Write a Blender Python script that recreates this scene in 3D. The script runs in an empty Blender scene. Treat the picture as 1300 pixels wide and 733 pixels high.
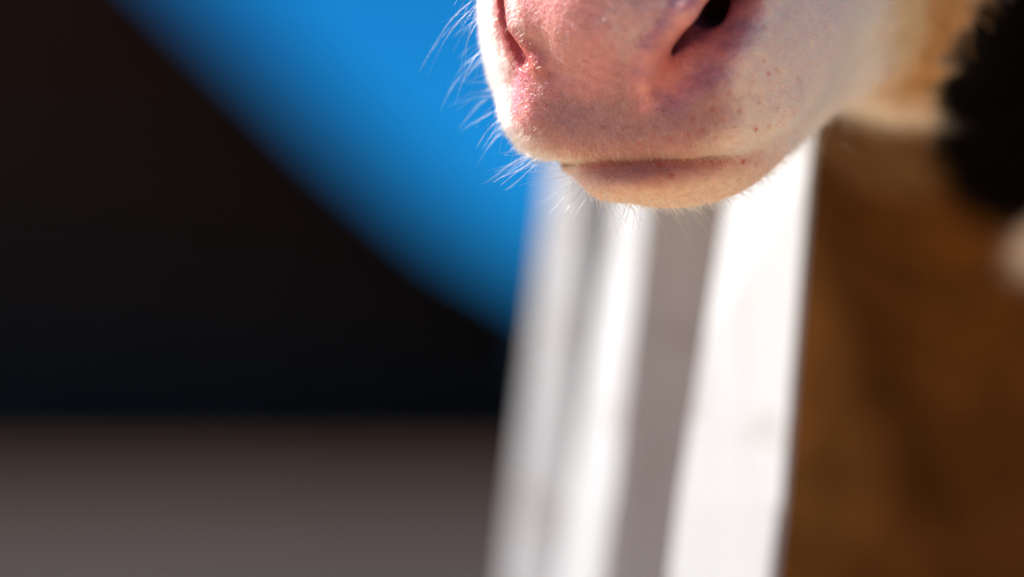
import bpy, bmesh, math, random
import numpy as np
from mathutils import Vector, Matrix

random.seed(7)
rng = np.random.default_rng(7)
C = bpy.context.scene.collection
sc = bpy.context.scene
R = math.radians

# ------------------------------------------------------------------ camera
MM = 0.0002923            # metres per photo pixel in the plane of focus
DIST = 1.43               # camera to plane of focus
CAMZ = 0.85
PITCH = R(1.22)
cam = bpy.data.cameras.new('camera'); cam_o = bpy.data.objects.new('camera', cam); C.objects.link(cam_o)
cam.sensor_width = 36; cam.lens = 36 * DIST / (1300 * MM)
cam_o.location = (0, -DIST, CAMZ); cam_o.rotation_euler = (math.pi / 2 + PITCH, 0, 0)
cam.clip_start = 0.05; cam.clip_end = 3000
cam.dof.use_dof = True; cam.dof.focus_distance = DIST + 0.015; cam.dof.aperture_fstop = 2.1
sc.camera = cam_o

# ------------------------------------------------------------------ light
SUN_AZ = R(-75)           # from +Y (away from the camera) towards -X
SUN_EL = R(45)
sun_dir = Vector((math.sin(SUN_AZ) * math.cos(SUN_EL), math.cos(SUN_AZ) * math.cos(SUN_EL), math.sin(SUN_EL)))
sl = bpy.data.lights.new('sun', 'SUN'); sl.energy = 5.0; sl.angle = R(0.53); sl.color = (1.0, 0.94, 0.85)
so = bpy.data.objects.new('sun', sl); C.objects.link(so)
so.rotation_euler = sun_dir.to_track_quat('Z', 'Y').to_euler()
w = bpy.data.worlds.new('World'); sc.world = w; w.use_nodes = True
nt = w.node_tree; nt.nodes.clear()
sky = nt.nodes.new('ShaderNodeTexSky'); sky.sky_type = 'NISHITA'; sky.sun_disc = False
sky.sun_elevation = SUN_EL; sky.sun_rotation = SUN_AZ
sky.air_density = 0.9; sky.dust_density = 0.0; sky.ozone_density = 3.0
# the horizon air is very clear: sample the sky a little above the true horizon, deepen its blue
tcw = nt.nodes.new('ShaderNodeTexCoord'); sx = nt.nodes.new('ShaderNodeSeparateXYZ'); cx = nt.nodes.new('ShaderNodeCombineXYZ')
mz = nt.nodes.new('ShaderNodeMath'); mz.operation = 'MULTIPLY_ADD'; mz.inputs[1].default_value = 2.0; mz.inputs[2].default_value = 0.15
nt.links.new(tcw.outputs['Generated'], sx.inputs[0]); nt.links.new(sx.outputs[2], mz.inputs[0])
nt.links.new(sx.outputs[0], cx.inputs[0]); nt.links.new(sx.outputs[1], cx.inputs[1]); nt.links.new(mz.outputs[0], cx.inputs[2])
nt.links.new(cx.outputs[0], sky.inputs[0])
hs = nt.nodes.new('ShaderNodeMix'); hs.data_type = 'RGBA'; hs.blend_type = 'MULTIPLY'; hs.inputs[0].default_value = 1; hs.inputs[7].default_value = (.06, .77, 1.18, 1)
bg = nt.nodes.new('ShaderNodeBackground'); bg.inputs['Strength'].default_value = 0.062
wo = nt.nodes.new('ShaderNodeOutputWorld')
nt.links.new(sky.outputs[0], hs.inputs[6]); nt.links.new(hs.outputs[2], bg.inputs['Color']); nt.links.new(bg.outputs[0], wo.inputs['Surface'])
sc.view_settings.view_transform = 'Standard'; sc.view_settings.look = 'None'
sc.view_settings.exposure = 0.95; sc.view_settings.gamma = 1.0; sc.view_settings.use_curve_mapping = False
sc.cycles.max_bounces = 8; sc.cycles.use_denoising = True
sc.cycles_curves.shape = 'RIBBONS' if hasattr(sc, 'cycles_curves') else None

# ------------------------------------------------------------------ helpers
cp, sp_ = math.cos(PITCH), math.sin(PITCH)
AX = np.array([1.0, 0, 0]); AD = np.array([0, cp, sp_]); AU = np.array([0, -sp_, cp])
CAMP = np.array([0, -DIST, CAMZ])

def rig(P):
    """design space (photo px right of 650, px deep behind the focus plane, px above row 366.5) -> world metres; a rigid placement"""
    P = np.asarray(P, float)
    return CAMP + AX * (P[..., 0:1] * MM) + AD * (DIST + P[..., 1:2] * MM) + AU * (P[..., 2:3] * MM)

def at(px, py, D):
    """world point seen at photo pixel (px,py) at distance D along the view axis"""
    k = D / DIST
    return Vector(CAMP + AX * ((px - 650) * MM * k) + AD * D + AU * ((366.5 - py) * MM * k))

def tag(o, label=None, cat=None, group=None, kind=None):
    if label: o['label'] = label
    if cat: o['category'] = cat
    if group: o['group'] = group
    if kind: o['kind'] = kind
    return o

def empty(name, loc=(0, 0, 0)):
    o = bpy.data.objects.new(name, None); C.objects.link(o); o.location = loc; o.empty_display_size = .1
    return o

def link_mesh(name, bm, mat, parent=None, smooth=False):
    me = bpy.data.meshes.new(name); bm.to_mesh(me); bm.free()
    if mat: me.materials.append(mat)
    if smooth: me.shade_smooth()
    o = bpy.data.objects.new(name, me); C.objects.link(o)
    if parent is not None:
        o.parent = parent; o.matrix_parent_inverse = Matrix.Translation(-Vector(parent.location))
    return o

def box_bm(bm, c, size, mat4=None, bevel=0.0):
    r = bmesh.ops.create_cube(bm, size=1.0)
    vs = r['verts']
    for v in vs: v.co = Vector((v.co.x * size[0], v.co.y * size[1], v.co.z * size[2]))
    if bevel:
        es = list({e for v in vs for e in v.link_edges})
        rb = bmesh.ops.bevel(bm, geom=es, offset=bevel, segments=2, affect='EDGES')
        vs = list({v for f in rb['faces'] for v in f.verts} | {v for v in vs if v.is_valid})
    for v in vs:
        if mat4 is not None: v.co = mat4 @ v.co
        v.co += Vector(c)

class NT:
    def __init__(s, name):
        s.m = bpy.data.materials.new(name); s.m.use_nodes = True; s.t = s.m.node_tree
        s.t.nodes.clear(); s.out = s.n('ShaderNodeOutputMaterial')
    def n(s, typ, **kw):
        x = s.t.nodes.new(typ)
        for k, v in kw.items():
            if hasattr(x, k): setattr(x, k, v)
        return x
    def l(s, a, b): s.t.links.new(a, b)
    def noise(s, scale, detail=4, rough=.55, vec=None):
        x = s.n('ShaderNodeTexNoise'); x.inputs['Scale'].default_value = scale
        x.inputs['Detail'].default_value = detail; x.inputs['Roughness'].default_value = rough
        if vec: s.l(vec, x.inputs['Vector'])
        return x
    def ramp(s, fac, stops):
        x = s.n('ShaderNodeValToRGB'); e = x.color_ramp.elements
        while len(e) < len(stops): e.new(.5)
        for i, (p, c) in enumerate(stops): e[i].position = p; e[i].color = (*c, 1)
        s.l(fac, x.inputs[0]); return x
    def mix(s, fac, a, b, mode='MIX'):
        x = s.n('ShaderNodeMix'); x.data_type = 'RGBA'; x.blend_type = mode
        for i, v in ((0, fac), (6, a), (7, b)):
            if isinstance(v, (int, float)): x.inputs[i].default_value = v
            elif isinstance(v, tuple): x.inputs[i].default_value = (*v, 1)
            else: s.l(v, x.inputs[i])
        return x.outputs[2]
    def math(s, op, a, b=0.0, c=0.0):
        x = s.n('ShaderNodeMath'); x.operation = op
        for i, v in enumerate((a, b, c)):
            if isinstance(v, (int, float)): x.inputs[i].default_value = v
            else: s.l(v, x.inputs[i])
        return x.outputs[0]

def simple_mat(name, c1, c2, scale, rough=.8, bump=.2, bscale=None, dist=.002, spec=.5):
    M = NT(name); tc = M.n('ShaderNodeTexCoord')
    n = M.noise(scale, 6, .6, tc.outputs['Object'])
    r = M.ramp(n.outputs[0], [(.3, c1), (.7, c2)])
    p = M.n('ShaderNodeBsdfPrincipled'); p.inputs['Roughness'].default_value = rough; p.inputs['Specular IOR Level'].default_value = spec
    M.l(r.outputs[0], p.inputs['Base Color'])
    n2 = M.noise(bscale or scale * 5, 5, .6, tc.outputs['Object'])
    b = M.n('ShaderNodeBump'); b.inputs['Strength'].default_value = bump; b.inputs['Distance'].default_value = dist
    M.l(n2.outputs[0], b.inputs['Height']); M.l(b.outputs[0], p.inputs['Normal'])
    M.l(p.outputs[0], M.out.inputs[0]); return M.m

# ------------------------------------------------------------------ ground
def ground():
    M = NT('ground_gravel'); tc = M.n('ShaderNodeTexCoord')
    n = M.noise(.35, 8, .6, tc.outputs['Object'])
    sep = M.n('ShaderNodeSeparateXYZ'); M.l(tc.outputs['Object'], sep.inputs[0])
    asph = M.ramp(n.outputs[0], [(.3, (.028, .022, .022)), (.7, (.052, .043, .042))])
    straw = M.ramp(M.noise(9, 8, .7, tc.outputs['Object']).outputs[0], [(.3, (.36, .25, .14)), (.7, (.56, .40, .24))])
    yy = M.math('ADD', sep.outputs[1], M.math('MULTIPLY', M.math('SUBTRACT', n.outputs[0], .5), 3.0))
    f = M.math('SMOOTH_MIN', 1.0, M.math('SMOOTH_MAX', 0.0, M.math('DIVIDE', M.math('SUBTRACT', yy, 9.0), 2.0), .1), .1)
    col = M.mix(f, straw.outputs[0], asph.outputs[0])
    p = M.n('ShaderNodeBsdfPrincipled'); p.inputs['Roughness'].default_value = .9; p.inputs['Specular IOR Level'].default_value = .05
    M.l(col, p.inputs['Base Color'])
    b = M.n('ShaderNodeBump'); b.inputs['Strength'].default_value = .5; b.inputs['Distance'].default_value = .01
    M.l(M.noise(60, 6, .7, tc.outputs['Object']).outputs[0], b.inputs['Height']); M.l(b.outputs[0], p.inputs['Normal'])
    M.l(p.outputs[0], M.out.inputs[0])
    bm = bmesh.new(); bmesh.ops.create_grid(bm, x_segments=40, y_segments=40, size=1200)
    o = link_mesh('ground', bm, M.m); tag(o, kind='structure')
ground()

# ------------------------------------------------------------------ dark barn far behind
def barn():
    D = 30.0
    tarred = simple_mat('tarred_boards', (.095, .050, .028), (.14, .072, .042), 3, .95, .3, spec=.0)
    tin = simple_mat('black_roofing_felt', (.012, .009, .008), (.020, .016, .014), 2, .97, .2, spec=.0)
    y0 = D - DIST; y1 = y0 + 26
    e = at(760, 390, D); kn = at(575, 282, D); kn2 = at(440, 165, D); top = at(250, -20, D)
    ex = e.x; ez = e.z; lx = ex - 14.5; mid = (ex + lx) / 2
    s1 = (top.z - kn2.z) / (kn2.x - top.x)          # steeper upper slope above the bell-cast eaves
    half = [(ex, ez), (kn.x, kn.z), (kn2.x, kn2.z), (mid, kn2.z + s1 * (kn2.x - mid))]
    PR = [(2 * mid - x, z) for x, z in half[:3]] + half[::-1]          # roof profile from left eave to right eave
    def roof_z(x): return float(np.interp(x, [p[0] for p in PR], [p[1] for p in PR]))
    t = empty('dark_barn', ((ex + lx) / 2, y0, 0)); tag(t, 'dark barn with a long sloping roof, blurred black against the blue sky', 'barn')
    # gable wall of upright boards
    bw = .42; n = int((ex - lx - .6) / bw)
    bm0 = None
    for i in range(n):
        a = lx + .3 + i * bw + .002; b = a + bw - .004
        h = lambda x: roof_z(x) - .24
        bm = bmesh.new(); off = random.uniform(0, .02)
        vs = []
        for yy in (y0 + 3 - off, y0 + 3.06):
            vs.append([bm.verts.new(p) for p in ((a, yy, 0), (b, yy, 0), (b, yy, h(b)), (a, yy, h(a)))])
        f, k = vs
        bm.faces.new(f); bm.faces.new(k[::-1])
        for q in range(4): bm.faces.new((f[q], k[q], k[(q + 1) % 4], f[(q + 1) % 4]))
        bmesh.ops.recalc_face_normals(bm, faces=bm.faces)
        link_mesh('wall_board', bm, tarred, t)
    bm = bmesh.new(); box_bm(bm, ((lx + ex) / 2, (y0 + 3.1 + y1) / 2, ez / 2 - .1), (ex - lx - .8, y1 - y0 - 3.1, ez - .2)); link_mesh('wall', bm, tarred, t)
    bm = bmesh.new(); q = [(lx + .5, .05), (ex - .5, .05)] + [(x, roof_z(x) - .26) for x in (ex - .5, *[p[0] for p in PR[1:-1]][::-1], lx + .5)]
    vs = [[bm.verts.new((x, yy, z)) for x, z in q] for yy in (y0 + 3.062, y0 + 3.09)]
    bm.faces.new(vs[0]); bm.faces.new(vs[1][::-1])
    for k in range(len(q)): bm.faces.new((vs[0][k], vs[1][k], vs[1][(k + 1) % len(q)], vs[0][(k + 1) % len(q)]))
    bmesh.ops.recalc_face_normals(bm, faces=bm.faces); link_mesh('wall_lining', bm, tarred, t)
    for xs in (lx + .15, ex - .3):
        bm = bmesh.new(); box_bm(bm, (xs, y0 + 1.55, ez / 2 - .15), (.15, 2.9, ez - .3)); link_mesh('side_wall', bm, tarred, t)
    bm = bmesh.new()
    for (xa, za), (xb, zb) in zip(PR, PR[1:]):
        vv = [bm.verts.new(p) for p in ((xa, y0 - .5, za), (xb, y0 - .5, zb), (xb, y1, zb), (xa, y1, za), (xa, y0 - .5, za - .22), (xb, y0 - .5, zb - .22), (xb, y1, zb - .22), (xa, y1, za - .22))]
        for q in ((0, 1, 2, 3), (7, 6, 5, 4), (0, 4, 5, 1), (1, 5, 6, 2), (2, 6, 7, 3), (3, 7, 4, 0)): bm.faces.new([vv[i] for i in q])
    bmesh.ops.recalc_face_normals(bm, faces=bm.faces); link_mesh('roof', bm, tin, t)
barn()

# low dark hedge continuing the barn to the right
def hedge():
    hm = simple_mat('hedge_leaf', (.018, .020, .014), (.045, .045, .035), 3, .9, .4)
    a = at(600, 425, 40); b = at(1900, 425, 40)
    bm = bmesh.new()
    for i in range(2600):
        x = random.uniform(a.x, b.x); z = random.uniform(0.05, 1.0) ** .8 * (a.z + .25 * math.sin(x * 1.3) + .15 * math.sin(x * 3.1)); y = a.y + random.uniform(-.6, .6)
        s = random.uniform(.06, .16); v = [Vector([random.gauss(0, 1) for _ in range(3)]).normalized() * s for _ in range(3)]
        vs = [bm.verts.new(Vector((x, y, z)) + q) for q in v]; bm.faces.new(vs)
    box_bm(bm, ((a.x + b.x) / 2, a.y, a.z * .42), (b.x - a.x, .8, a.z * .8))
    tag(link_mesh('hedge', bm, hm), 'low dark hedge running along the far edge of the yard', 'hedge')
hedge()

# ------------------------------------------------------------------ white pen boards behind the muzzle
def paint_mat(name, c=(.65, .68, .71)):
    M = NT(name); tc = M.n('ShaderNodeTexCoord'); mp = M.n('ShaderNodeMapping'); mp.inputs['Scale'].default_value = (60, 60, 3)
    M.l(tc.outputs['Object'], mp.inputs[0])
    n = M.noise(1.0, 7, .65, mp.outputs[0])
    r = M.ramp(n.outputs[0], [(.25, tuple(k * .80 for k in c)), (.5, c), (.8, tuple(min(.86, k * 1.05) for k in c))])
    d = M.noise(18, 6, .65, tc.outputs['Object'])
    dr = M.ramp(d.outputs[0], [(.54, (0, 0, 0)), (.70, (1, 1, 1))])
    col = M.mix(M.math('MULTIPLY', dr.outputs[0], .6), r.outputs[0], (.36, .31, .27))
    p = M.n('ShaderNodeBsdfPrincipled'); p.inputs['Roughness'].default_value = .55
    M.l(col, p.inputs['Base Color'])
    b = M.n('ShaderNodeBump'); b.inputs['Strength'].default_value = .4; b.inputs['Distance'].default_value = .001
    M.l(n.outputs[0], b.inputs['Height']); M.l(b.outputs[0], p.inputs['Normal']); M.l(p.outputs[0], M.out.inputs[0]); return M.m

def fence():
    white = paint_mat('white_paint'); grey = paint_mat('shaded_white_paint', (.56, .55, .55))  # grey copy of the white paint, a face's shade put into the colour
    dark = paint_mat('gap_dark', (.09, .09, .10))  # for a board added behind the gap, coloured to stand for its dark
    t = empty('pen_fence', (0.06, .36, 0)); tag(t, 'pen fence of leaning white painted boards standing under the calf\'s chin', 'fence')
    tops = []
    def prism(name, mat, pts_top, pts_bot, y_top, y_bot, ztop):
        """a board whose outline corners are (px, D) at two photo rows; extended from the ground to above"""
        n = len(pts_top); bm = bmesh.new(); rings = []
        T = [at(px, y_top, D) for px, D in pts_top]; B = [at(px, y_bot, D) for px, D in pts_bot]
        zt = sum((p.z for p in T), 0) / n; zb = sum((p.z for p in B), 0) / n
        cT = sum(T, Vector()) / n; cB = sum(B, Vector()) / n
        for z in (0.02, zb, (zb + zt) / 2, zt, ztop):
            k = (z - zb) / (zt - zb); c = cB.lerp(cT, k); kk = min(1, max(0, k)); ring = []
            for p, q in zip(T, B):
                d = (q - cB).lerp(p - cT, kk); ring.append(bm.verts.new((c.x + d.x, c.y + d.y, z)))
            rings.append(ring)
        tops.append(c)
        for r0, r1 in zip(rings, rings[1:]):
            for i in range(n): bm.faces.new((r0[i], r0[(i + 1) % n], r1[(i + 1) % n], r1[i]))
        bm.faces.new(rings[0][::-1]); bm.faces.new(rings[-1])
        bmesh.ops.recalc_face_normals(bm, faces=bm.faces)
        bmesh.ops.bevel(bm, geom=[e for e in bm.edges if abs(e.verts[0].co.z - e.verts[1].co.z) > .1], offset=.0015, segments=2, affect='EDGES')
        return link_mesh(name, bm, mat, t)
    # outlines as plan corners (px, distance): left-facing face first, then the camera-facing one
    prism('board', white, [(694, 1.975), (744, 1.962), (748, 1.985), (698, 2.0)], [(646, 1.975), (714, 1.962), (718, 1.985), (650, 2.0)], 240, 644, 1.22)
    prism('board', white, [(780, 1.865), (822, 1.848), (826, 1.87), (784, 1.89)], [(718, 1.865), (778, 1.848), (782, 1.87), (722, 1.89)], 260, 644, 1.20)
    prism('board', grey, [(822, 1.822), (928, 1.825), (928, 1.84), (822, 1.84)], [(778, 1.822), (864, 1.825), (864, 1.84), (778, 1.84)], 250, 644, 1.15)
    prism('board', white, [(926, 1.70), (1024, 1.668), (1030, 1.692), (932, 1.724)], [(860, 1.70), (990, 1.668), (996, 1.692), (866, 1.724)], 230, 644, .965)
    prism('board', dark, [(738, 2.12), (800, 2.10), (800, 2.12), (738, 2.14)], [(690, 2.12), (745, 2.10), (745, 2.12), (690, 2.14)], 250, 644, 1.2)
    for z, p, q in ((.22, at(640, 644, 2.03), at(960, 644, 1.735)), (1.11, at(722, 150, 2.02), at(880, 150, 1.87))):
        d = q - p; ln = math.hypot(d.x, d.y); c = (p + q) / 2
        bm = bmesh.new(); box_bm(bm, (c.x - (.075 if z < 1 else 0), c.y + .022, z), (ln + .08, .022, .07), Matrix.Rotation(math.atan2(d.y, d.x), 4, 'Z'), .002); link_mesh('rail', bm, white, t)
fence()



bm = bmesh.new(); bmesh.ops.create_grid(bm, x_segments=12, y_segments=4, size=.5)  # added dark strip; its colour softens the fade from barn shade to yard
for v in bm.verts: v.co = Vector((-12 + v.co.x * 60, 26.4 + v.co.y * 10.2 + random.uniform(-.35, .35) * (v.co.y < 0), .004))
tag(link_mesh('shade_fade_strip', bm, simple_mat('shade_fade_brown', (.060, .034, .024), (.086, .052, .038), 1.2, .9, .3, spec=.0)), kind='structure')

# ------------------------------------------------------------------ the calf: one signed distance field, one continuous skin
B_ = np.array([0.55, 0.80, 0.25]); B_ /= np.linalg.norm(B_)      # (x, depth, up) from nose to poll
S_ = np.array([0.82, -0.565, 0.0]); S_ -= B_ * S_.dot(B_); S_ /= np.linalg.norm(S_)
U_ = np.cross(B_, S_)
if U_[2] < 0: U_ = -U_
def I(x, y, d=0.0): return np.array([x - 650.0, d, 366.5 - y])    # image px + depth -> design space
O_ = I(765, 100, 0)
def L(a, s, u): return O_ + B_ * a + S_ * s + U_ * u
LAX = np.stack([B_, S_, U_])

def smin(a, b, k):
    h = np.maximum(k - np.abs(a - b), 0.0) / k
    return np.minimum(a, b) - h * h * k * .25
def smax(a, b, k): return -smin(-a, -b, k)
def ell(P, c, r, ax=None, e=2.0):
    Q = P - np.asarray(c, P.dtype)
    if ax is not None: Q = Q @ np.asarray(ax, P.dtype).T
    r = np.asarray(r, P.dtype); q = np.abs(Q) / r
    if e == 2.0:
        k = np.sqrt((q * q).sum(-1)); g = np.sqrt(((q / r) ** 2).sum(-1)) + 1e-9
    else:
        k = (q ** e).sum(-1) ** (1.0 / e) + 1e-9
        g = np.sqrt(((q ** (e - 1) / r) ** 2).sum(-1)) * k ** (1 - e) + 1e-9; return (k - 1.0) / g
    return k * (k - 1.0) / g
def cone(P, a, b, ra, rb):
    a = np.asarray(a, P.dtype); b = np.asarray(b, P.dtype); ab = b - a
    h = np.clip(((P - a) @ ab) / ab.dot(ab), 0, 1)
    return np.linalg.norm(P - a - h[..., None] * ab, axis=-1) - (ra + (rb - ra) * h)


def bulk(P):
    d = ell(P, L(182, -30, 36), (186, 224, 196), LAX, 2.4)                 # upper lip and nose block
    d = smin(d, ell(P, L(480, 0, 70), (330, 184, 155), LAX, 2.3), 120)    # bridge and cheeks
    d = smin(d, ell(P, L(850, 0, 110), (260, 222, 245), LAX, 2.3), 120)   # skull
    return d

def chain(P, pts, rad, k=0.0):
    d = None
    for i in range(len(pts) - 1):
        c = cone(P, pts[i], pts[i + 1], rad[i], rad[i + 1])
        d = c if d is None else (smin(d, c, k) if k else np.minimum(d, c))
    return d

def jawf(P):
    jaw = ell(P, I(872, 194, 158), (150, 116, 47), LAX, 2.0)              # chin
    jaw = smin(jaw, chain(P, [I(724, 205, 172), I(775, 210, 120), I(850, 214, 110)], (9, 25, 32), 12), 44)
    jaw = smin(jaw, cone(P, I(900, 165, 150), I(1140, -5, 490), 76, 80), 60)
    return smin(jaw, ell(P, L(850, 0, -75), (200, 160, 130), LAX), 80)

def hit(x, y, inset=0.0, f=None):
    """3-D point where the view ray through photo pixel (x,y) meets the bulk of the head, pushed `inset` px inward"""
    f = f or bulk
    D = np.array([(x - 650) / 4892., 1.0, (366.5 - y) / 4892.]); D /= np.linalg.norm(D)
    o = np.array([0, -4892., 0])
    ts = np.arange(4500., 5700., 1.0); v = f(o + D * ts[:, None])
    neg = np.nonzero(v < 0)[0]
    t = ts[neg[0]] if len(neg) else ts[int(np.argmin(v))]
    return o + D * (t + inset)

def H(pts, inset=0.0):
    return [hit(x, y, (z if z is not None else inset)) for x, y, z in pts]
K_PADR = H([(915, -45, -8), (868, 13, -8), (826, 62, -8), (817, 96, -4), (822, 128, 6)])
K_PADL = H([(652, -40, 8), (660, 28, 4), (688, 82, 4), (702, 110, 9)])
K_FUNR = H([(848, 110, 0), (886, 66, 6), (920, 4, 12), (938, -60, 14)])
K_HOLR = H([(850, 57, 16), (882, 26, 30), (910, -30, 40)])
K_HOLR2 = [hit(890, 18, 44), hit(890, 18, 44) + B_ * 120 - S_ * 20]
K_FUNL = H([(638, -50, 4), (640, 30, 0), (664, 78, 0)])
K_HOLL = H([(646, -30, 16), (654, 40, 12), (674, 74, 9)])
K_PAD = hit(752, 0, 40); K_PAD3 = hit(682, 12, 22); K_PAD2 = hit(800, 12, 46)
K_LOBE = hit(690, 134, 12)
K_CORN = hit(688, 140, 52)
K_LIP = [hit(690, 150, 30) + [2, 0, -18], hit(745, 150, 40) + [0, 0, -14], hit(800, 150, 40) + [0, 0, -15], hit(865, 150, 38) + [0, 0, -10], hit(925, 148, 40) + [0, 0, -4], hit(985, 130, 45)]

def Wd(x, y, z):
    """world metres -> design space"""
    q = np.array([x, y, z], float) - CAMP_
    return np.array([q @ AX_, q @ AD_ - 1.43, q @ AU_]) / 0.0002923
_p = math.radians(1.22)
CAMP_ = np.array([0, -1.43, .85]); AX_ = np.array([1., 0, 0]); AD_ = np.array([0, math.cos(_p), math.sin(_p)]); AU_ = np.array([0, -math.sin(_p), math.cos(_p)])
mm = 1 / 0.2923
HD = np.array([.55, .83, 0]); HD /= np.linalg.norm(HD); HS = np.array([.83, -.55, 0]); HS /= np.linalg.norm(HS)
def T(a, s, z):                      # torso frame, metres from the chest
    p = np.array([.31, .86, 0]) + HD * a + HS * s
    return Wd(p[0], p[1], z)
TAX = np.stack([HD, HS, np.array([0, 0, 1.])])
def torso(P):
    d = ell(P, T(.02, 0, .83), (210 * mm, 185 * mm, 225 * mm), TAX)
    d = smin(d, ell(P, T(.45, 0, .80), (480 * mm, 190 * mm, 235 * mm), TAX), 90 * mm)
    d = smin(d, ell(P, T(.78, 0, .80), (200 * mm, 190 * mm, 230 * mm), TAX), 90 * mm)
    d = smin(d, cone(P, L(960, 0, 60), T(.02, 0, .95), 88 * mm, 150 * mm), 80 * mm)      # neck
    for sd in (-1, 1):
        f = [T(-.02, .10 * sd, .78), T(.0, .105 * sd, .55), T(-.01, .10 * sd, .36), T(-.015, .10 * sd, .12), T(-.03, .10 * sd, .035)]
        d = smin(d, chain(P, f, [k * mm for k in (95, 46, 33, 24, 30)], 20 * mm), 50 * mm)
        h = [T(.80, .11 * sd, .78), T(.72, .12 * sd, .58), T(.90, .12 * sd, .40), T(.86, .12 * sd, .13), T(.84, .12 * sd, .035)]
        d = smin(d, chain(P, h, [k * mm for k in (130, 75, 40, 26, 31)], 20 * mm), 50 * mm)
    d = smin(d, chain(P, [T(.96, 0, .92), T(1.03, .01, .75), T(1.02, .02, .45)], [26 * mm, 14 * mm, 18 * mm], 10 * mm), 30 * mm)
    return d
EARS = []
for sd in (-1, 1):
    b = L(960, 190 * sd, 190); EARS.append((b + S_ * sd * 190 + B_ * 60 - U_ * 40, np.stack([S_ * sd * .95 + B_ * .3 - U_ * .1, U_, B_])))
def sdf(P):
    d = bulk(P)
    d = smin(d, ell(P, K_CORN, (48, 54, 44), LAX), 22)
    d = smin(d, chain(P, K_LIP, (27, 29, 29, 28, 26, 20), 10), 40)
    # nose pad and the rims of the nostrils
    fun = chain(P, K_FUNR, (21, 31, 38, 40), 10)
    d = smax(d, -fun, 34)
    fl = chain(P, K_FUNL, (7, 9, 14), 6)
    d = smax(d, -fl, 8)
    d = smin(d, ell(P, K_PAD, (62, 84, 92), LAX), 22)
    d = smin(d, ell(P, K_PAD3, (30, 30, 38), LAX), 30)
    d = smin(d, ell(P, K_PAD2, (58, 66, 76), LAX), 70)
    d = smax(d, -chain(P, K_HOLR, (9, 21, 32)), 18)                      # soft outer side of the nostril
    d = smax(d, -cone(P, K_HOLR2[0], K_HOLR2[1], 18, 34), 14)
    d = smin(d, chain(P, K_PADR, (17, 16, 13, 10, 7), 12), 7)                 # crisp overhanging inner rim
    d = smin(d, chain(P, K_PADL, (13, 14, 12, 8), 8), 10)
    d = smin(d, ell(P, K_LOBE, (28, 30, 46), LAX), 26)
    d = smax(d, -chain(P, K_HOLL, (9, 12, 12)), 4)
    # lower jaw
    jaw = jawf(P)
    k = 3 + 62 * np.clip((P[..., 0] - 275) / 130, 0, 1) ** 1.3
    d = smin(d, jaw, k)
    for c, ax in EARS:
        q = ax / np.linalg.norm(ax, axis=1, keepdims=True)
        d = smin(d, ell(P, c, (230, 110, 26), q), 50)
    far = np.linalg.norm(P - L(120, 0, 0).astype(P.dtype), axis=-1) - 420      # the body is only evaluated away from the muzzle
    m = far > 0
    if m.any():
        if d.ndim: d = d.copy(); d[m] = smin(d[m], torso(P[m]), 60 * mm * np.clip(far[m] / 500, 0.02, 1))
        else: d = smin(d, torso(P), 60 * mm)
    return d

def axis_pts(lo, f0, f1, hi, fine, grow, cmax):
    mid = list(np.arange(f0, f1 + fine, fine)); up = []; x = mid[-1]; st = fine
    while x < hi: st = min(st * grow, cmax); x += st; up.append(x)
    dn = []; x = mid[0]; st = fine
    while x > lo: st = min(st * grow, cmax); x -= st; dn.append(x)
    a = dn[::-1] + mid + up
    while (len(a) - 1) % 4: a.append(a[-1] + cmax)
    return np.array(a, np.float64)

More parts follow.
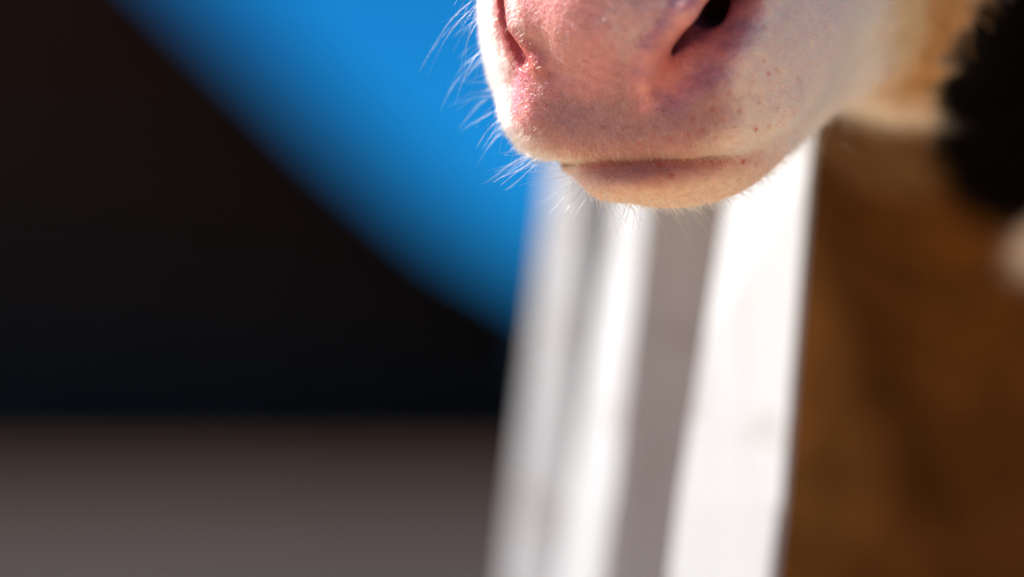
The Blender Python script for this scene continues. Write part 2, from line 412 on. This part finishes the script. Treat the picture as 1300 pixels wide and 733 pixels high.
def surface_nets():
    pts = [T(-.3, -.35, 0), T(1.2, .35, 0), T(-.3, .35, 1.2), T(1.2, -.35, 1.2)]
    lo = np.min(pts, 0) - 60; hi = np.max(pts, 0) + 60
    ax = axis_pts(-150, -36, 470, hi[0], 3.4, 1.06, 42)
    ay = axis_pts(-150, -80, 240, hi[1], 3.4, 1.06, 42)
    az = axis_pts(Wd(0, 0, -.01)[2] - 60, 95, 400, Wd(0, 0, 1.3)[2], 3.4, 1.06, 36)
    nx, ny, nz = len(ax), len(ay), len(az)
    V = np.empty((nx, ny, nz), np.float32)
    cx, cy, cz = ax[::4], ay[::4], az[::4]
    G = np.stack(np.meshgrid(cx, cy, cz, indexing='ij'), -1).reshape(-1, 3).astype(np.float32)
    cv = np.concatenate([sdf(g) for g in np.array_split(G, 8)]).reshape(len(cx), len(cy), len(cz))
    bx, by, bz = len(cx) - 1, len(cy) - 1, len(cz) - 1
    cor = np.stack([cv[i:i + bx, j:j + by, k:k + bz] for i in (0, 1) for j in (0, 1) for k in (0, 1)])
    diag = np.sqrt(np.diff(cx)[:, None, None] ** 2 + np.diff(cy)[None, :, None] ** 2 + np.diff(cz)[None, None, :] ** 2)
    act = (np.abs(cor).min(0) < diag * 1.1) | ((cor.min(0) < 0) & (cor.max(0) > 0))
    fill = np.where(cor[0] < 0, -1.0, 1.0).astype(np.float32)
    V[:-1, :-1, :-1] = np.repeat(np.repeat(np.repeat(fill, 4, 0), 4, 1), 4, 2)
    V[-1] = 1; V[:, -1] = 1; V[:, :, -1] = 1
    idx = np.argwhere(act)
    o = np.arange(5)
    for ch in np.array_split(idx, max(1, len(idx) // 1500)):
        ii = (ch[:, 0:1] * 4 + o)[:, :, None, None]; jj = (ch[:, 1:2] * 4 + o)[:, None, :, None]; kk = (ch[:, 2:3] * 4 + o)[:, None, None, :]
        ii, jj, kk = np.broadcast_arrays(ii, jj, kk)
        P = np.stack([ax[ii], ay[jj], az[kk]], -1).astype(np.float32).reshape(-1, 3)
        V[ii, jj, kk] = sdf(P).reshape(ii.shape)
    neg = V < 0
    c = neg[:-1, :-1, :-1].astype(np.int8)
    cnt = sum(neg[i:nx - 1 + i, j:ny - 1 + j, k:nz - 1 + k].astype(np.int8) for i in (0, 1) for j in (0, 1) for k in (0, 1))
    cells = np.argwhere((cnt > 0) & (cnt < 8))
    vid = -np.ones((nx - 1, ny - 1, nz - 1), np.int32); vid[cells[:, 0], cells[:, 1], cells[:, 2]] = np.arange(len(cells))
    acc = np.zeros((len(cells), 3)); n = np.zeros(len(cells))
    A = (ax, ay, az)
    corners = [(i, j, k) for i in (0, 1) for j in (0, 1) for k in (0, 1)]
    for p in corners:
        for d in range(3):
            if p[d]: continue
            q = list(p); q[d] = 1
            i0 = cells + p; i1 = cells + q
            v0 = V[i0[:, 0], i0[:, 1], i0[:, 2]]; v1 = V[i1[:, 0], i1[:, 1], i1[:, 2]]
            m = (v0 < 0) != (v1 < 0); t = np.where(m, v0 / (v0 - v1 + 1e-20), 0)
            P0 = np.stack([A[k][i0[:, k]] for k in range(3)], -1); P1 = np.stack([A[k][i1[:, k]] for k in range(3)], -1)
            acc[m] += (P0 + (P1 - P0) * t[:, None])[m]; n[m] += 1
    verts = acc / n[:, None]
    faces = []
    for d in range(3):
        e = [slice(0, None)] * 3; f = [slice(0, None)] * 3; e[d] = slice(0, -1); f[d] = slice(1, None)
        a = neg[tuple(e)]; b = neg[tuple(f)]
        for flip, m in ((False, a & ~b), (True, ~a & b)):
            w = np.argwhere(m)
            d1, d2 = (d + 1) % 3, (d + 2) % 3
            w = w[(w[:, d1] > 0) & (w[:, d2] > 0) & (w[:, d1] < V.shape[d1] - 1) & (w[:, d2] < V.shape[d2] - 1)]
            def vv(o1, o2):
                q = w.copy(); q[:, d1] -= o1; q[:, d2] -= o2; return vid[q[:, 0], q[:, 1], q[:, 2]]
            F = np.stack([vv(1, 1), vv(0, 1), vv(0, 0), vv(1, 0)], -1)
            faces.append(F[:, ::-1] if flip else F)
    faces = np.concatenate(faces); faces = faces[(faces >= 0).all(1)]
    return verts, faces

def grad(P, e=1.2, f=sdf):
    E = np.eye(3, dtype=np.float32) * e
    g = np.stack([f(P + E[k]) - f(P - E[k]) for k in range(3)], -1) / (2 * e)
    return g

def refine(verts, faces, sel):
    """split the selected quads into four (neighbours take the new edge points, so the skin stays closed)"""
    E = {}; nv = len(verts); newv = []
    fs = faces[sel]
    ed = np.stack([fs, np.roll(fs, -1, 1)], -1).reshape(-1, 2); ed.sort(1)
    key = ed[:, 0].astype(np.int64) * nv + ed[:, 1]
    uk, inv = np.unique(key, return_inverse=True)
    ea, eb = uk // nv, uk % nv
    mid = (verts[ea] + verts[eb]) / 2
    cen = verts[fs].mean(1)
    V2 = np.concatenate([verts, mid, cen]); eid = nv + inv.reshape(-1, 4); cid = nv + len(mid) + np.arange(len(fs))
    q = []
    for i in range(4): q.append(np.stack([fs[:, i], eid[:, i], cid, eid[:, (i + 3) % 4]], -1))
    quads = np.concatenate(q)
    rest = faces[~sel]
    rk = np.stack([rest, np.roll(rest, -1, 1)], -1).reshape(-1, 2).copy(); rk.sort(1)
    rkey = (rk[:, 0].astype(np.int64) * nv + rk[:, 1]).reshape(-1, 4)
    pos = np.searchsorted(uk, rkey); pos = np.clip(pos, 0, len(uk) - 1); hitm = uk[pos] == rkey
    border = hitm.any(1); plain = rest[~border]; poly = []
    for f, h, p in zip(rest[border], hitm[border], pos[border]):
        r = []
        for i in range(4):
            r.append(int(f[i]))
            if h[i]: r.append(int(nv + p[i]))
        poly.append(r)
    return V2, np.concatenate([quads, plain]), poly

def project(v, steps=3):
    out = v.copy()
    for ch in np.array_split(np.arange(len(v)), max(1, len(v) // 60000)):
        P = v[ch].astype(np.float32)
        for _ in range(steps):
            d = sdf(P); g = grad(P); g2 = (g * g).sum(-1) + 1e-4
            st = np.clip(d / g2, -6, 6); P = P - g * st[:, None] * .8
        out[ch] = P
    return out

def fbm(P, s, seed, octv=3):
    r = np.random.default_rng(seed); v = np.zeros(len(P)); a = 1.0
    for o in range(octv):
        for _ in range(5):
            k = r.normal(size=3); k *= (1.0 / np.linalg.norm(k)) * (2 * math.pi / s) * (1.9 ** o) * r.uniform(.7, 1.3)
            v += a * np.sin(P @ k + r.uniform(0, 7)) / 3.2
        a *= .55
    return v

def sstep(a, b, x): t = np.clip((x - a) / (b - a), 0, 1); return t * t * (3 - 2 * t)

BLACKC = I(650 + 868, 366.5 - 285, 600) ; TANC = Wd(*at(1185, 25, 1.58)); WHTC = Wd(*at(1305, 308, 1.95))
def masks(P):
    Pf = P.astype(np.float32)
    Q = Pf - O_.astype(np.float32); la, ls, lu = Q @ B_.astype(np.float32), Q @ S_.astype(np.float32), Q @ U_.astype(np.float32)
    wob = fbm(P, 60, 3) ; wob2 = fbm(P, 14, 5)
    ridge = np.minimum(chain(Pf, K_PADR, (19, 18, 14, 11, 7)), chain(Pf, K_PADL, (13, 14, 12, 8)))
    pad = np.minimum(ell(Pf, K_PAD, (80, 92, 120), LAX), ell(Pf, K_PAD2, (64, 76, 80), LAX))
    fun = np.minimum(chain(Pf, K_FUNR, (20, 34, 40, 40)), chain(Pf, K_FUNL, (7, 9, 14)))
    hole = np.minimum(np.minimum(chain(Pf, K_HOLR, (9, 21, 32)), cone(Pf, K_HOLR2[0], K_HOLR2[1], 18, 34)), chain(Pf, K_HOLL, (7, 10, 11)))
    lobe = ell(Pf, hit(672, 112, 4), (40, 28, 42), LAX)
    jw = jawf(Pf)
    pink = 1 - sstep(-6, 26, np.minimum(np.minimum(ridge, fun), np.minimum(pad, lobe)) + wob2 * 3)
    red = 1 - sstep(2, 40, hole)
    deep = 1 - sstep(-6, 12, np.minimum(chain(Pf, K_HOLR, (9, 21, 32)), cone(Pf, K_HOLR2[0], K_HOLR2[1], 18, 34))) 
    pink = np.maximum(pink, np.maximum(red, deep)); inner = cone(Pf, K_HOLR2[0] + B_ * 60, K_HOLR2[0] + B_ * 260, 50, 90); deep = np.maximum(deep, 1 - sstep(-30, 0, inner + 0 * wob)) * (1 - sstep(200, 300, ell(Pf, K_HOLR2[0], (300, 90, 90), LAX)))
    # front of the upper lip between the nostrils and the mouth
    lip = ell(Pf, I(792, 140, 10), (95, 150, 82), LAX) + wob * 4
    lip = 1 - sstep(-30, 40, lip)
    # naked lower lip just under the mouth line
    ll = ell(Pf, I(850, 186, 60), (110, 122, 32), LAX) + wob * 3
    low = (1 - sstep(-12, 22, ll)) * (1 - sstep(0.5, 3.5, jawf(Pf)))
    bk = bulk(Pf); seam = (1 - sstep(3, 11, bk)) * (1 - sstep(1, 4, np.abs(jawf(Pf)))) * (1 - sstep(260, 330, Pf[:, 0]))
    black = 1 - sstep(-10, 16, ell(Pf, BLACKC, (262, 1500, 215), None) + wob * 14)
    black *= sstep(0, 60, la - 640)
    tan = (1 - sstep(-30, 45, ell(Pf, TANC, (105, 420, 112), None) + wob * 8)) * (1 - black)
    white = 1 - sstep(-8, 24, ell(Pf, WHTC, (80, 700, 50), None) + wob * 8)
    face = 1 - sstep(760, 900, la + wob * 12)
    # legs and hooves
    wet = (1 - sstep(-4, 20, np.minimum(ell(Pf, K_PAD, (75, 84, 110), LAX), lobe))); wet = np.maximum(wet, .25 * pink)
    return dict(seam=seam, wet=wet, la=la, ls=ls, lu=lu, pink=pink, red=red, deep=deep, lip=lip, low=low, black=black, tan=tan, white=white, face=face, pad=pad, ridge=ridge, fun=fun, hole=hole, wob=wob, wob2=wob2)

def coat_colour(P, m, skin=True):
    def mx(c, k, col): return c + (np.asarray(col) - c) * k[:, None]
    n = len(P)
    brown = np.tile(np.array([.150, .062, .016]), (n, 1)) * (1 + .35 * fbm(P, 260, 11)[:, None] + .22 * fbm(P, 90, 12)[:, None])
    c = brown
    cream = np.array([.92, .86, .79])[None] + sstep(0, 60, -60 - (P[:, 2] - 366.5 + 230) * 1.0)[:, None] * 0
    peach = (1 - sstep(0, 40, jawf(P.astype(np.float32)))) * (1 - sstep(300, 430, m['la']))
    c = mx(c, 1 - sstep(-60, 80, ell(P.astype(np.float32), NECKC, (190, 500, 130))), (.25, .14, .065))
    c = c + (cream - c) * m['face'][:, None]
    c = mx(c, peach * .8, (.87, .66, .51))  # jaw tinted peach, warm bounced light put into the colour
    c = mx(c, m['tan'], (.56, .33, .15))
    c = mx(c, m['black'], (.0035, .003, .003))
    c = mx(c, m['white'] * (1 - m['face']), (.78, .74, .74))
    hoof = 1 - sstep(.03, .06, zworld(P)); c = mx(c, hoof, (.05, .04, .035))
    if skin:
        near = (1 - sstep(260, 480, m['la']))
        c = mx(c, near * .28, (.86, .52, .46))
        c = mx(c, m['lip'] * .9, (.52, .255, .25))  # lip's own pink-brown, darkened further to hold its shade in the colour
        c = mx(c, m['low'] * .9, (.60, .24, .16))
        for (x, y), pt in zip(PORES, PORE_P):
            dd = np.linalg.norm(P - pt, axis=1); c = mx(c, (1 - sstep(1.2, 4.6, dd)) * (.38 + .25 * math.sin(x)), (.58, .16, .12))
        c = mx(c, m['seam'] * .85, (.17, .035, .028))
        c = mx(c, m['pink'] * .95, (.78, .35, .36))
        c = mx(c, (1 - sstep(-3, 5, chain(P.astype(np.float32), K_PADR, (14, 14, 12, 9, 6)))) * .7, (.88, .48, .47))  # lit edge of the nostril rim put into the colour as lighter pink
        c = mx(c, (1 - sstep(-8, 14, chain(P.astype(np.float32), K_FUNR, (20, 32, 38, 38)))) * .75, (.76, .28, .25))
        c = mx(c, m['red'] * .8, (.48, .075, .065))
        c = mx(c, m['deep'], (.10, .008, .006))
    return np.clip(c, 0, 1)

def zworld(P): return rig(P)[:, 2]

PORES = [(936, 96), (952, 118), (963, 131), (978, 104), (987, 139), (938, 141), (918, 152), (933, 161), (958, 161), (976, 160), (893, 166), (908, 174), (986, 88), (874, 172), (948, 178), (1003, 120),
         (925, 118), (905, 140), (995, 158), (860, 158), (970, 78), (1012, 100), (922, 172), (880, 150), (1008, 142), (850, 176), (962, 182), (830, 172), (812, 182), (990, 176), (790, 178)]
NECKC = hit(1120, 170, 0, sdf)
PORE_P = [hit(x, y, 0, sdf) for x, y in PORES]

def calf_skin_mat():
    M = NT('calf_skin'); tc = M.n('ShaderNodeTexCoord')
    A = lambda nm: M.n('ShaderNodeAttribute', attribute_name=nm)
    col = A('coat').outputs['Color']
    mk = M.n('ShaderNodeSeparateColor'); M.l(A('mask').outputs['Color'], mk.inputs[0])
    pink, fur, spots = mk.outputs[0], mk.outputs[1], mk.outputs[2]
    ob = tc.outputs['Object']
    # blotchy blood under the skin
    n1 = M.noise(260, 5, .65, ob); r1 = M.ramp(n1.outputs[0], [(.35, (1.08, 1.06, 1.06)), (.66, (.80, .66, .64))])
    col = M.mix(.6, col, r1.outputs[0], 'MULTIPLY')
    # pores and whisker roots
    vo = M.n('ShaderNodeTexVoronoi'); vo.inputs['Scale'].default_value = 125; M.l(ob, vo.inputs['Vector'])
    pr = M.ramp(vo.outputs['Distance'], [(.06, (1, 1, 1)), (.20, (0, 0, 0))])
    col = M.mix(M.math('MULTIPLY', M.math('MULTIPLY', pr.outputs[0], spots), .9), col, (.60, .13, .09))
    v2 = M.n('ShaderNodeTexVoronoi'); v2.inputs['Scale'].default_value = 640; M.l(ob, v2.inputs['Vector'])
    p = M.n('ShaderNodeBsdfPrincipled')
    M.l(col, p.inputs['Base Color'])
    p.subsurface_method = 'RANDOM_WALK'
    M.l(M.math('MULTIPLY', fur, .8), p.inputs['Subsurface Weight'])
    p.inputs['Subsurface Radius'].default_value = (1.0, .26, .13); p.inputs['Subsurface Scale'].default_value = .0048
    M.l(M.math('MULTIPLY', fur, .3), p.inputs['Specular IOR Level'])
    M.l(M.math('SUBTRACT', .62, M.math('MULTIPLY', pink, .34)), p.inputs['Roughness'])
    M.l(M.math('MULTIPLY', pink, 1.0), p.inputs['Coat Weight']); p.inputs['Coat Roughness'].default_value = .10
    # relief: papillae on the pad, crackled wrinkles elsewhere
    pap = M.ramp(v2.outputs['Distance'], [(.0, (1, 1, 1)), (.6, (0, 0, 0))])
    b1 = M.n('ShaderNodeBump'); b1.inputs['Distance'].default_value = .0009; M.l(M.math('MULTIPLY', pink, .5), b1.inputs['Strength'])
    M.l(pap.outputs[0], b1.inputs['Height'])
    mp = M.n('ShaderNodeMapping'); mp.inputs['Rotation'].default_value = (0, .35, .6); mp.inputs['Scale'].default_value = (1.0, 1.0, .55); M.l(ob, mp.inputs[0])
    v3 = M.n('ShaderNodeTexVoronoi', feature='DISTANCE_TO_EDGE'); v3.inputs['Scale'].default_value = 620
    nn = M.noise(300, 3, .5, mp.outputs[0]); ad = M.n('ShaderNodeVectorMath', operation='MULTIPLY_ADD'); ad.inputs[1].default_value = (.003,) * 3
    M.l(nn.outputs['Color'], ad.inputs[0]); M.l(mp.outputs[0], ad.inputs[2]); M.l(ad.outputs[0], v3.inputs['Vector'])
    cr = M.ramp(v3.outputs['Distance'], [(0, (0, 0, 0)), (.14, (1, 1, 1))])
    b2 = M.n('ShaderNodeBump'); b2.inputs['Strength'].default_value = .6; b2.inputs['Distance'].default_value = .0004
    M.l(cr.outputs[0], b2.inputs['Height']); M.l(b1.outputs[0], b2.inputs['Normal'])
    b3 = M.n('ShaderNodeBump'); b3.inputs['Strength'].default_value = .4; b3.inputs['Distance'].default_value = .0007
    M.l(M.noise(520, 6, .7, ob).outputs[0], b3.inputs['Height']); M.l(b2.outputs[0], b3.inputs['Normal'])
    M.l(b3.outputs[0], p.inputs['Normal']); M.l(p.outputs[0], M.out.inputs[0]); return M.m

def hair_mat(name, col=None, rough=.35):
    M = NT(name); h = M.n('ShaderNodeBsdfHairPrincipled'); h.model = 'CHIANG'; h.parametrization = 'COLOR'
    h.inputs['Roughness'].default_value = rough; h.inputs['Radial Roughness'].default_value = .5
    if col: h.inputs['Color'].default_value = (*col, 1)
    else: M.l(M.n('ShaderNodeAttribute', attribute_name='coat').outputs['Color'], h.inputs['Color'])
    M.l(h.outputs[0], M.out.inputs[0]); return M.m

def make_hair(name, pts, rad, colour, mat, parent):
    """pts (n,k,3) world metres"""
    n, k, _ = pts.shape
    hc = bpy.data.hair_curves.new(name); hc.add_curves([k] * n)
    loc = np.array(parent.location)
    hc.attributes['position'].data.foreach_set('vector', (pts - loc).astype(np.float32).ravel())
    ra = hc.attributes.get('radius') or hc.attributes.new('radius', 'FLOAT', 'POINT')
    ra.data.foreach_set('value', np.broadcast_to(rad, (n, k)).astype(np.float32).ravel())
    if colour is not None:
        ca = hc.attributes.new('coat', 'FLOAT_COLOR', 'CURVE'); c4 = np.ones((n, 4), np.float32); c4[:, :3] = colour
        ca.data.foreach_set('color', c4.ravel())
    hc.materials.append(mat)
    o = bpy.data.objects.new(name, hc); C.objects.link(o); o.parent = parent; o['kind'] = 'stuff'
    return o

def calf():
    v, f = surface_nets()
    q = v - O_; la = q @ B_
    fc = la[f].mean(1); fx = v[f].mean(1)
    sel = (fc < 430) & (fx[:, 1] < 300)
    v2, quads, poly = refine(v, f, sel)
    m_near = (v2 - O_) @ B_ < 600
    v2[m_near] = project(v2[m_near])
    g = np.zeros_like(v2); 
    for ch in np.array_split(np.arange(len(v2)), 8): g[ch] = grad(v2[ch].astype(np.float32))
    g /= np.linalg.norm(g, axis=1, keepdims=True) + 1e-9
    mk = masks(v2)
    # low soft unevenness of living skin
    amp = 0.9 * (1 - sstep(300, 600, mk['la']))
    v2 = v2 + g * (amp * (fbm(v2, 34, 21) * .8 + mk['pink'] * fbm(v2, 9, 22) * .15))[:, None]
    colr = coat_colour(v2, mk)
    feet = v2[zworld(v2) < .03]
    base = rig(np.array([[T(.35, 0, 0)[0], T(.35, 0, 0)[1], T(.35, 0, 0)[2]]]))[0]
    root = empty('calf', (float(base[0]), float(base[1]), 0)); tag(root, 'calf with a wet pink nose, cream face and brown and black coat', 'calf')
    W = rig(v2) - np.array(root.location)
    me = bpy.data.meshes.new('body')
    me.from_pydata(W.tolist(), [], quads.tolist() + poly); me.update()
    me.shade_smooth()
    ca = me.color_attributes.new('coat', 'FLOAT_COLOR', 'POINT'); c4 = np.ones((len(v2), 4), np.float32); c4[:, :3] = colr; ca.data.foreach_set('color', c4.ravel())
    ma = me.color_attributes.new('mask', 'FLOAT_COLOR', 'POINT'); c4 = np.ones((len(v2), 4), np.float32)
    near = 1 - sstep(500, 800, mk['la'])
    wet = np.clip(mk['wet'], 0, 1)
    sp = (1 - sstep(20, 80, ell(v2.astype(np.float32), hit(955, 130, 0), (60, 130, 62), LAX))) * (1 - mk['pink'])
    c4[:, 0] = wet; c4[:, 1] = near; c4[:, 2] = np.clip(sp + mk['low'] * .5, 0, 1); ma.data.foreach_set('color', c4.ravel())
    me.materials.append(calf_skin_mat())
    body = bpy.data.objects.new('body', me); C.objects.link(body); body.parent = root
    # eyes
    for sd in (-1, 1):
        bm = bmesh.new(); bmesh.ops.create_uvsphere(bm, u_segments=24, v_segments=16, radius=.017)
        p = rig(L(640, 205 * sd, 150)[None])[0]
        for vv in bm.verts: vv.co += Vector(p)
        link_mesh('eye', bm, simple_mat('eye_dark', (.008, .005, .004), (.02, .01, .006), 40, .05, 0), root, True)
    # ---- fur
    tri = np.concatenate([quads[:, :3], quads[:, [0, 2, 3]]])
    a, b, c = v2[tri[:, 0]], v2[tri[:, 1]], v2[tri[:, 2]]
    area = np.linalg.norm(np.cross(b - a, c - a), axis=1) / 2
    cen = (a + b + c) / 3; gn = g[tri[:, 0]]
    ctri = {k: mk[k][tri[:, 0]] for k in ('seam', 'la', 'pink', 'lip', 'low', 'face', 'deep')}
    view = cen - np.array([0, -4892., 0]); view /= np.linalg.norm(view, axis=1, keepdims=True)
    facing = -(gn * view).sum(1)
    vis = sstep(-.45, -.1, facing)
    bare = np.clip(1 - ctri['pink'] * 1.15, 0, 1) * (1 - ctri['seam']) * sstep(-2, 14, np.abs(jawf(cen.astype(np.float32))))
    d1 = area * vis * bare * (1 - sstep(560, 700, ctri['la'])) * (1 - .72 * ctri['lip']) * (cen[:, 0] < 560)
    def sample(wt, n):
        p = wt / wt.sum(); k = rng.choice(len(tri), n, p=p)
        u = rng.random((n, 2)); fl = u.sum(1) > 1; u[fl] = 1 - u[fl]
        P = a[k] + (b[k] - a[k]) * u[:, 0:1] + (c[k] - a[k]) * u[:, 1:2]
        return P, k
    for pt in PORE_P: d1 = d1 * sstep(3, 9, np.linalg.norm(cen - pt, axis=1))      # hair parts round the whisker roots
    def strands(P, N, flow, length, lift, curl, k, jit):
        n = len(P)
        fl = flow - N * (flow * N).sum(1)[:, None]; fl /= np.linalg.norm(fl, axis=1, keepdims=True) + 1e-6
        fl += rng.normal(size=(n, 3)) * jit; fl -= N * (fl * N).sum(1)[:, None] * .7
        d = fl + N * lift[:, None]; d /= np.linalg.norm(d, axis=1, keepdims=True)
        t = np.linspace(0, 1, k)[None, :, None]
        bend = (fl * curl + rng.normal(size=(n, 3)) * .10)
        return P[:, None] + (d[:, None] * t + bend[:, None] * t * t * .5) * length[:, None, None] - N[:, None] * .4 * (1 - t)
    N1 = 105000
    P, k = sample(d1, N1); Nn = gn[k]
    mkf = {q: ctri[q][k] for q in ctri}
    down = np.array([0, 0, -1.0])
    flow = B_[None] * .9 + down[None] * .55 + Nn * 0
    leftside = (P[:, 0] < 60)[:, None]
    flow = np.where(leftside, np.array([-.6, .3, -.8])[None], flow)
    swirl = fbm(P, 90, 41)[:, None]; flow = flow + S_[None] * swirl * .55 + U_[None] * fbm(P, 70, 42)[:, None] * .4
    chin = sstep(-205, -150, P[:, 2] - 366.5 + 0) * 0
    low = mkf['low']
    ln = (11 + 9 * sstep(150, 420, mkf['la'])) * rng.uniform(.55, 1.35, N1) * (1 - .5 * mkf['lip']) * (1 - .35 * low) * (1 - .6 * mkf['pink'])
    jawish = ell(P.astype(np.float32), I(866, 210, 130), (170, 140, 70), LAX) < 6
    ln[jawish] *= 1.7
    S = strands(P, Nn, flow, ln, rng.uniform(.25, .8, N1), .35, 4, .28)
    mm_ = masks(P); hc = coat_colour(P, mm_, skin=False); hc = hc * rng.uniform(.85, 1.15, (N1, 1)); hc = np.clip(hc * (1.10, 1.08, 1.04), 0, .93); hc = hc + (np.array([.80, .60, .57]) - hc) * (mkf['lip'] * .8)[:, None]
    rad = np.array([.055, .05, .038, .012]) * 1e-3
    make_hair('face_fuzz', rig(S), rad[None] , hc, hair_mat('coat_hair'), root)
    Md = NT('dull_coat'); pd = Md.n('ShaderNodeBsdfPrincipled'); pd.inputs['Roughness'].default_value = .8; pd.inputs['Specular IOR Level'].default_value = .02
    Md.l(Md.n('ShaderNodeAttribute', attribute_name='coat').outputs['Color'], pd.inputs['Base Color']); Md.l(pd.outputs[0], Md.out.inputs[0]); dull = Md.m
    # body coat (out of focus)
    d2 = area * vis * sstep(520, 700, ctri['la']) * (cen[:, 0] < 1500) * (cen[:, 0] > 150) * (cen[:, 2] > -800)
    N2 = 60000
    P, k = sample(d2, N2); Nn = gn[k]
    flow = B_[None] * .5 + down[None] * .9 + S_[None] * fbm(P, 200, 51)[:, None] * .8
    S = strands(P, Nn, flow, 38 * rng.uniform(.5, 1.3, N2), rng.uniform(.2, .6, N2), .4, 4, .3)
    hc = coat_colour(P, masks(P), skin=False) * rng.uniform(.7, 1.25, (N2, 1)); hc = np.clip(hc, 0, .9)
    make_hair('coat', rig(S), (np.array([.16, .14, .10, .03]) * 1e-3)[None], hc, dull, root)
    # beads of moisture on the nose pad and the left lip
    bm = bmesh.new()
    spots = [(random.gauss(672, 14), random.gauss(26, 18)) for _ in range(50)] + [(random.gauss(728, 18), random.gauss(42, 14)) for _ in range(45)] + \
            [(random.gauss(676, 12), random.gauss(132, 22)) for _ in range(60)] + [(random.gauss(700, 16), random.gauss(70, 20)) for _ in range(30)]
    for (x, y) in spots:
        p = rig(hit(x, y, -.1, sdf)[None])[0] - np.array(root.location); rr = random.uniform(.16, .62) * 1e-3 * random.choice((.6, 1, 1))
        rb = bmesh.ops.create_icosphere(bm, subdivisions=2, radius=rr)
        for vv in rb['verts']: vv.co = Vector((vv.co.x, vv.co.y * .8, vv.co.z)) + Vector(p)
    Mw = NT('moisture'); pw = Mw.n('ShaderNodeBsdfPrincipled'); pw.inputs['Roughness'].default_value = .03; pw.inputs['Transmission Weight'].default_value = 1.0; pw.inputs['IOR'].default_value = 1.33
    pw.inputs['Base Color'].default_value = (1, .95, .95, 1); Mw.l(pw.outputs[0], Mw.out.inputs[0])
    me = bpy.data.meshes.new('moisture_beads'); bm.to_mesh(me); bm.free(); me.materials.append(Mw.m); me.shade_smooth()
    ob = bpy.data.objects.new('moisture_beads', me); C.objects.link(ob); ob.parent = root; ob['kind'] = 'stuff'
    # long whiskers
    K = 9; t = np.linspace(0, 1, K)[:, None]; WS = []
    def wk(x, y, dx, dy, ln, curve=0.0, dz=0.0, n=1, jx=4, jy=6, ja=.24, inset=6):
        for _ in range(n):
            p = hit(x + random.gauss(0, jx), y + random.gauss(0, jy), inset, sdf)
            d = np.array([dx + random.gauss(0, ja), dz + random.gauss(0, .35), -dy + random.gauss(0, ja)]); d /= np.linalg.norm(d)
            pr = np.array([-d[2], 0, d[0]]); cv = curve + random.gauss(0, .10)
            l = ln * random.uniform(.4, 1.15)
            wob = random.uniform(-.03, .03)
            WS.append(p + d * t * l + pr * (t ** 2) * l * cv + np.array([0, 0, -1.0]) * (t ** 2) * l * .10 + pr * np.sin(t * 5) * l * wob)
    wk(626, -8, -.75, .2, 105, .75, n=10, jy=18)
    wk(624, 20, -.8, .2, 80, .6, n=10, jy=14)
    wk(624, 60, -.9, .3, 75, .45, n=8, jy=14)
    wk(626, 98, -1, .05, 60, .02, n=3)
    wk(630, 122, -.85, .45, 62, .12, n=10, jy=12)
    wk(642, 152, -.7, .6, 52, .1, n=10, jx=5, jy=7)
    wk(662, 178, -.55, .75, 42, .05, n=12, jx=8, jy=5)
    wk(690, 186, -.35, .8, 30, .1, n=16, jx=10, jy=5)
    wk(700, 190, -.85, .42, 85, -.12, n=26, jx=9, jy=3, ja=.16, dz=-.2)
    wk(740, 214, -.92, .16, 105, -.1, n=14, jx=9, jy=4, ja=.12, dz=-.5)
    wk(748, 232, -.75, .65, 70, .1, n=26, jx=9, jy=4)
    wk(772, 244, -.15, .9, 60, .35, n=20, jx=10, jy=3)
    wk(800, 250, .2, .9, 58, -.45, n=18, jx=12, jy=3)
    wk(860, 252, .8, .6, 75, -.2, n=18, jx=30, jy=2)
    wk(940, 225, .75, .6, 62, -.2, n=14, jx=22, jy=4)
    wk(1010, 170, .7, .7, 48, -.2, n=8, jx=22, jy=6)
    wk(1065, 125, .6, .8, 60, -.3, n=6, jx=14, jy=4)
    wk(690, 186, -.05, 1, 22, .1, n=12, jx=18, jy=3)
    keep = WS; WS = []
    wk(800, 165, .7, -.5, 26, .5, n=4, jx=5, jy=3, ja=.5, inset=0); wk(740, 166, .9, .3, 30, -.4, n=3, jx=12, jy=4, ja=.4, inset=0)
    make_hair('stray_hair', rig(np.array(WS) - [0, 3, 0]), (np.linspace(.06, .03, K)[None] * 1e-3), None, hair_mat('brown_hair', (.22, .10, .04), .3), root); WS = keep
    Wp = np.array(WS); n = len(Wp)
    rr = np.linspace(1, .15, K)[None] * rng.uniform(.038, .08, (n, 1)) * 1e-3
    make_hair('whiskers', rig(Wp), rr, None, hair_mat('whisker_hair', (.90, .84, .76), .25), root)
calf()
